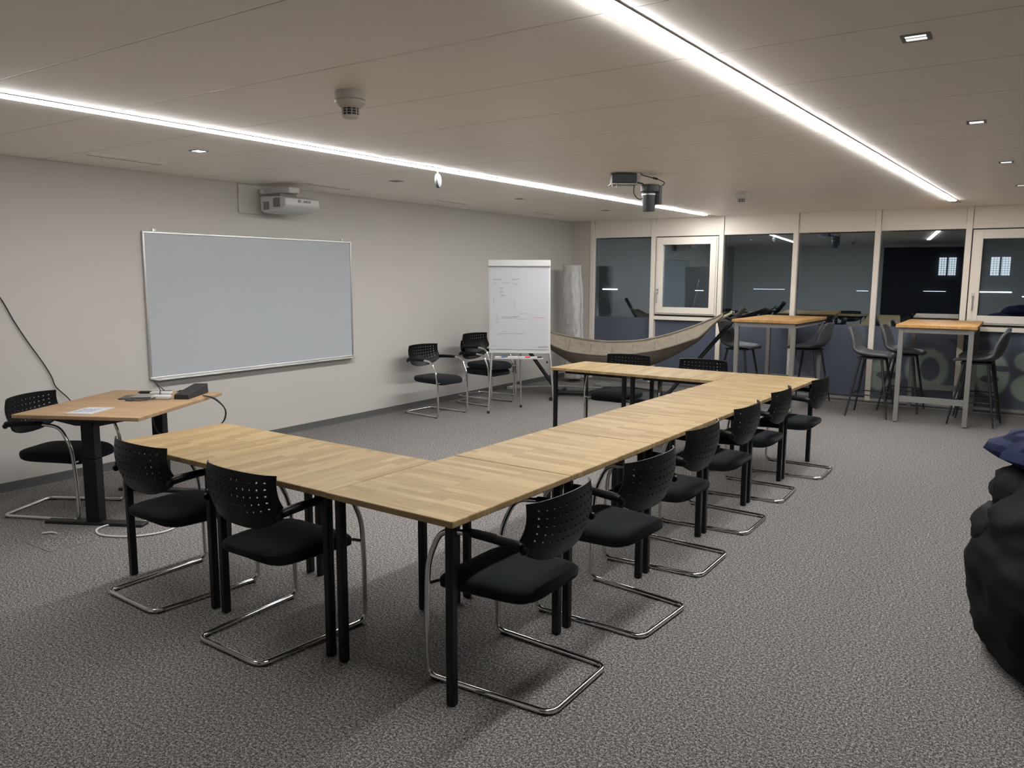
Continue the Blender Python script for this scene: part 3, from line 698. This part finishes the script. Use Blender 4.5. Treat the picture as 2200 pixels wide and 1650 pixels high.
MB().tube([(.364, .46, .02), (.364, .30, .70), (.364, .09, 1.55)], [.011, .013, .013], 10).build('leg', m_alu, t)
MB().lathe([(.014, 0), (.016, .004), (.015, .028), (.012, .03)], 12, (.364, .46, 0)).build('rubber_foot', m_rubber, t)
MB().box((.075, -.03, .655), (.645, .055, .662)).box((.075, -.034, .655), (.645, -.030, .668)).build('pen_tray', m_white, t, smooth=False)
MB().box((.68, .04, .60), (.70, .06, .625)).build('locking_lever', m_blackmat, t)
for i, (px, ln, c1, c2, lb) in enumerate(((.14, .12, m_white, m_blue, 'white marker pen with blue cap at the left of the flipchart tray'), (.29, .12, m_white, m_white, 'plain white marker pen in the middle of the flipchart tray'),
                                         (.42, .12, m_white, m_red, 'marker pen with red cap on the flipchart tray'), (.56, .13, m_white, m_blackmat, 'marker pen with black cap at the right of the flipchart tray'))):
    base = Vector((.968, 6.367, 0)) + Rz(fang) @ Vector((px, -.012, .674))
    mk = thing('marker_pen', lb, 'marker', base, fang, 'marker pens on the flipchart tray')
    MB().tube([(-ln/2, 0, 0), (ln/2, 0, 0)], .0105, 10).build('barrel', c1, mk)
    MB().tube([(ln*.12, 0, 0), (ln*.52, 0, 0)], .0122, 10).build('pen_cap', c2, mk)

# ============================================================ PAPER LAMP
t = thing('paper_floor_lamp', 'tall crumpled white paper column lamp in the far corner', 'floor lamp', (.40, 9.45, 0), 0)
nn, mm = 40, 60; random.seed(3)
def lamp_pt(i, j):
    a = 2*pi*i/nn; z = .05 + 1.73 * j / mm; tt = j / mm
    rr = .125 + .012*sin(tt*9+1) + .010*noise.noise(Vector((cos(a)*2.2, sin(a)*2.2, z*5))) + .012*noise.noise(Vector((cos(a)*5, sin(a)*5, z*11+3)))
    cx = -.045 * tt + .02 * sin(tt * 5)
    e = .62; ca, sa = cos(a), sin(a)
    return Vector((cx + math.copysign(abs(ca)**e, ca) * rr, math.copysign(abs(sa)**e, sa) * rr, z))
MB().grid(lamp_pt, nn, mm).build('paper_shade', m_lampoff, t, solid=.002)
MB().lathe([(.10, 0), (.11, .006), (.11, .02), (.02, .03), (.012, .04), (.012, 1.5)], 24).build('base', m_greysteel, t)

# ============================================================ HAMMOCK
HL = Vector((.30, 7.88, 1.00)); HR = Vector((2.98, 8.82, 1.125))
t = thing('hammock', 'taupe cloth hammock slung across its black stand by the windows', 'hammock', (0, 0, 0))
ax = (HR - HL); axn = Vector((ax.x, ax.y, 0)).normalized(); side = Vector((-axn.y, axn.x, 0))
NU, NV = 56, 22
def ham(i, j):
    u = i / NU; v = j / NV * 2 - 1
    gl = min(1, (u + .01) / .30) ** .6; gr = min(1, (1.01 - u) / .10) ** .65; gather = gl * gr
    p = HL.lerp(HR, .02 + .96*u); su = max(0, sin(pi*u))
    zf = p.z - .35 * su ** .85; zn = zf - .11 * gather * min(1, 3*su)
    belly = .30 * su ** .8 * gather; wdt = .40 * gather
    z = zn + (zf - zn) * (v + 1) / 2 - belly * (1 - v*v)
    wr_ = .010 * sin(v * 23 + 4*u) * (1 - sin(pi*u)) + .006 * noise.noise(Vector((u*9, v*3, 0)))
    q = p + side * (v * wdt + .03 * sin(pi*u)); return Vector((q.x, q.y, z + wr_))
cloth = MB().grid(ham, NU, NV).build('cloth', m_ham_in, t, solid=.004)
for jj, nm in ((0, 'near'), (NV, 'far')):
    MB().tube([ham(i, jj) + Vector((0, 0, .004)) for i in range(NU + 1)], .014, 8).build('hem', m_ham_in, cloth)
sm = MB()
for i in range(8, NU - 6, 6): sm.tube([ham(i, j) + Vector((0, 0, .0035)) for j in range(1, NV)], .0022, 5)
sm.build('seam', m_seam, cloth)
MB().tube([ham(0, NV//2), HL, HL + Vector((-.05, -.02, .03))], .014, 8).build('cord', m_rope, t)
MB().tube([ham(NU - 1, NV//2), HR, HR + Vector((.06, .02, .035))], [.022, .018, .012], 8).tube([ham(NU - 3, NV//2 + 3), HR + Vector((-.01, 0, 0))], .010, 7).build('cord', m_rope, t)
MB().tube([(HR.x + .055 + .03*cos(a), HR.y + .02, HR.z + .035 + .02*sin(a)) for a in [2*pi*k/14 for k in range(14)]], .005, 6, True).build('carabiner', m_chrome, t)

st = thing('hammock_stand', 'black steel hammock stand with raised arm ends', 'stand', (0, 0, 0))
bl = Vector((.93, 8.06, .045)); brr = Vector((2.28, 8.58, .045)); tr = Vector((3.17, 8.92, 1.225)); tl = Vector((.12, 7.76, 1.20))
MB().tube([bl, brr], .030, 12).build('base_tube', m_blackmat, st)
dR = (tr - brr).normalized(); dL = (tl - bl).normalized()
MB().tube([brr - dR*.02, brr + dR * (tr - brr).length * .93], .026, 12).build('arm', m_blackmat, st)
MB().tube([bl - dL*.02, bl + dL * (tl - bl).length * .93], .026, 12).build('arm', m_blackmat, st)
MB().tube([brr + dR * (tr - brr).length * .86, tr], [.030, .032], 12).build('grip_sleeve', m_rubber, st)
MB().tube([bl + dL * (tl - bl).length * .86, tl], [.030, .032], 12).build('grip_sleeve', m_rubber, st)
q = brr + dR * (tr - brr).length * .87
MB().box(tuple(q - Vector((.04, .03, .03))), tuple(q + Vector((.04, .03, .03)))).tube([q, q + Vector((-.09, -.03, .02))], .014, 8).tube([q + Vector((-.02, 0, .05)), q + Vector((.05, .02, .08))], .014, 8).build('hook_clamp', m_blackmat, st, bevel=.006)
for p, nm in ((bl, 'L'), (brr, 'R')):
    MB().tube([p + side * .0 - Vector((0, 0, .02)) - side * .50 , p - Vector((0, 0, .02)) + side * .50], .025, 12).build('foot_bar', m_blackmat, st)

fb = MB()
for k in range(18):
    for i_ in range(1): pass
bagf = MB(); 
def blob(c, r, seed, nu=28, nv=16, fl=.0):
    def f(i, j):
        a = 2*pi*i/nu; ph = -pi/2 + pi*j/nv
        d = Vector((cos(a)*cos(ph), sin(a)*cos(ph), sin(ph))); k = 1 + .16*noise.noise(d*2.1 + Vector((seed, 0, 0))) + .06*noise.noise(d*5 + Vector((0, seed, 0)))
        p = Vector((d.x*r[0]*k, d.y*r[1]*k, d.z*r[2]*k)) + Vector(c); p.z = max(p.z, fl); return p
    return f
o = MB().grid(blob((0, 0, .075), (.58, .19, .10), 2.0), 36, 16).build('black_floor_bag', m_blackmat); o.location = (1.95, 8.18, 0); o.rotation_euler = (0, 0, .2)
tag(o, 'long black bag lying on the floor beneath the hammock', 'bag')
o = MB().box((-.045, -.13, 0), (.045, .13, .045)).build('white_power_supply', m_white, bevel=.006); o.location = (.085, 8.25, 0); tag(o, 'white power supply on the floor against the skirting', 'power supply')
o = MB().tube(smoothpath([(.09, 8.38, .008), (.30, 8.62, .008), (.55, 8.85, .008), (.9, 8.95, .008), (1.35, 9.10, .008), (1.8, 9.08, .008), (2.3, 9.22, .008), (2.9, 9.30, .008)]), .007, 7).build('grey_floor_cable', m_wcable); tag(o, 'pale cable running over the floor under the hammock', 'cable')
o = MB().lathe([(.14, 0), (.145, .006), (.13, .028), (.03, .036)], 28).build('floor_disc', m_greysteel); o.location = (.98, 9.30, 0); tag(o, 'round grey base plate on the floor behind the hammock', 'base plate')

# ============================================================ BAR TABLES + STOOLS
def bar_table(loc, rz, label):
    t = thing('bar_table', label, 'table', loc, rz, 'high bar tables by the windows')
    wx, wy, h = .79, 1.36, 1.10
    MB().box((-wx/2, -wy/2, h - .034), (wx/2, wy/2, h)).build('tabletop', m_wood_bar, t, smooth=False, bevel=.004)
    lx, ly = wx/2 - .055, wy/2 - .05
    for sx in (-1, 1):
        for sy in (-1, 1):
            MB().box((sx*lx - .025, sy*ly - .025, .008), (sx*lx + .025, sy*ly + .025, h - .034)).build('leg', m_greysteel, t, smooth=False, bevel=.003)
            MB().lathe([(.018, 0), (.02, .003), (.02, .008)], 12, (sx*lx, sy*ly, 0)).build('levelling_foot', m_rubber, t)
    for sy in (-1, 1):
        MB().box((-lx + .025, sy*ly - .018, h - .034 - .055), (lx - .025, sy*ly + .018, h - .034)).build('top_rail', m_greysteel, t, smooth=False)
        MB().box((-lx + .025, sy*ly - .015, .235), (lx - .025, sy*ly + .015, .30)).build('lower_rail', m_greysteel, t, smooth=False)
    for sx in (-1, 1):
        MB().box((sx*lx - .018, -ly + .025, h - .034 - .055), (sx*lx + .018, ly - .025, h - .034)).build('top_rail', m_greysteel, t, smooth=False)
    return t
bar_table((5.375, 9.21, 0), radians(1.0), 'high oak bar table nearer the right picture edge')
bar_table((3.575, 9.13, 0), radians(-1.5), 'high oak bar table left, behind the far table row')

def make_stool():
    t = thing('bar_stool', '', 'bar stool', (0, 0, 0), 0, 'grey shell bar stools')
    prof = [(.235, .700), (.20, .718), (.12, .716), (.02, .712), (-.06, .712), (-.13, .725), (-.185, .765), (-.215, .83), (-.232, .90), (-.246, .97), (-.254, 1.02), (-.256, 1.045)]
    hw = [.165, .195, .215, .222, .222, .222, .220, .214, .205, .190, .165, .12]
    lift = [.0, .008, .02, .03, .038, .045, .05, .05, .045, .035, .02, .0]
    NN = 12
    def f(i, j):
        u = i / NN * 2 - 1; y, z = prof[j]; nx = u * hw[j]
        back = min(1, max(0, (z - .72) / .12)) if j > 4 else 0
        e = abs(u) ** 2.4 * lift[j]
        return Vector((nx, y + e * back * 1.3, z + e * (1 - back)))
    MB().grid(f, NN, len(prof) - 1).build('seat_shell', m_leather, t, solid=.034, sub=2)
    MB().box((-.15, -.13, .675), (.15, .16, .693)).build('under_frame', m_blackmat, t, bevel=.004)
    for sx in (-1, 1):
        for sy in (-1, 1):
            top = Vector((sx*.13, sy*.115 + .01, .685)); bot = Vector((sx*.235, sy*.225 + .01, .0))
            MB().tube([top, top.lerp(bot, .5), bot], [.015, .013, .009], 10).build('leg', m_blackmat, t)
    k = .62; a = [Vector((sx*(.13 + .105*k), sy*(.115 + .11*k) + .01, .685*(1 - k))) for sx, sy in ((-1, -1), (1, -1), (1, 1), (-1, 1))]
    MB().tube(fillet([a[0], a[1], a[2], a[3], a[0]], .01, 3), .007, 8).build('footrest', m_blackmat, t)
    return t
st0 = make_stool()
stools = [(4.72, 8.875, -92, 'front left bar stool of the right bar table'), (4.965, 9.50, -92, 'rear left bar stool of the right bar table, partly under it'),
          (5.80, 8.965, 84, 'front right bar stool of the right bar table'), (5.79, 9.60, 90, 'rear right bar stool of the right bar table, its top peeking out'),
          (3.075, 9.08, -96, 'left bar stool of the left bar table, beside the hammock end'), (3.86, 9.50, 84, 'right bar stool of the left bar table')]
for i, (x, y, a, lb) in enumerate(stools):
    if i == 0: st0.location = (x, y, 0); st0.rotation_euler = (0, 0, radians(a)); st0['label'] = lb
    else: dup(st0, (x, y, 0), radians(a), lb)

# ============================================================ BEAN BAG + JACKET
bean = thing('black_beanbag', 'big slumped black beanbag cut by the right picture edge', 'beanbag', (6.72, 2.88, 0))
def beanf(i, j):
    a = 2*pi*i/72; tt = j/44
    z = .80 * tt
    prof = [(0, .36), (.04, .47), (.14, .53), (.30, .555), (.46, .56), (.52, .545), (.56, .54), (.66, .51), (.78, .49), (.92, .42), (1.0, .12)]
    for (t0, r0), (t1, r1) in zip(prof, prof[1:]):
        if tt <= t1 + 1e-6: s_ = (tt - t0) / (t1 - t0); s_ = s_*s_*(3 - 2*s_); r = r0 + (r1 - r0) * s_; break
    d = Vector((cos(a), sin(a), 0))
    fold = .035*noise.noise(Vector((d.x*1.6, d.y*1.6, z*3.2+1))) + .03*noise.ridged_multi_fractal(Vector((d.x*2+5, d.y*2, z*5)), 1, 2, 3, 1, 2) - .02
    return Vector((d.x*(r+fold), d.y*(r+fold)*(1.42 - .3*tt if d.y < 0 else 1.1), z))
MB().grid(beanf, 72, 44).build('cover', m_bag, bean)
MB().grid(blob((-.46, .10, .50), (.13, .24, .11), 7.0), 28, 16).build('fold', m_bag, bean)
MB().grid(blob((-.37, .22, .66), (.16, .24, .12), 9.0), 28, 16).build('fold', m_bag, bean)
jk = MB().grid(blob((0, 0, .0), (.46, .40, .13), 12.0, fl=-1), 40, 24).grid(blob((.10, .12, .13), (.30, .30, .13), 5.0, fl=-1), 40, 24).build('navy_jacket', m_jacket); jk.location = (6.64, 3.22, .83)
tag(jk, 'crumpled navy blue garment lying on top of the black beanbag', 'garment')
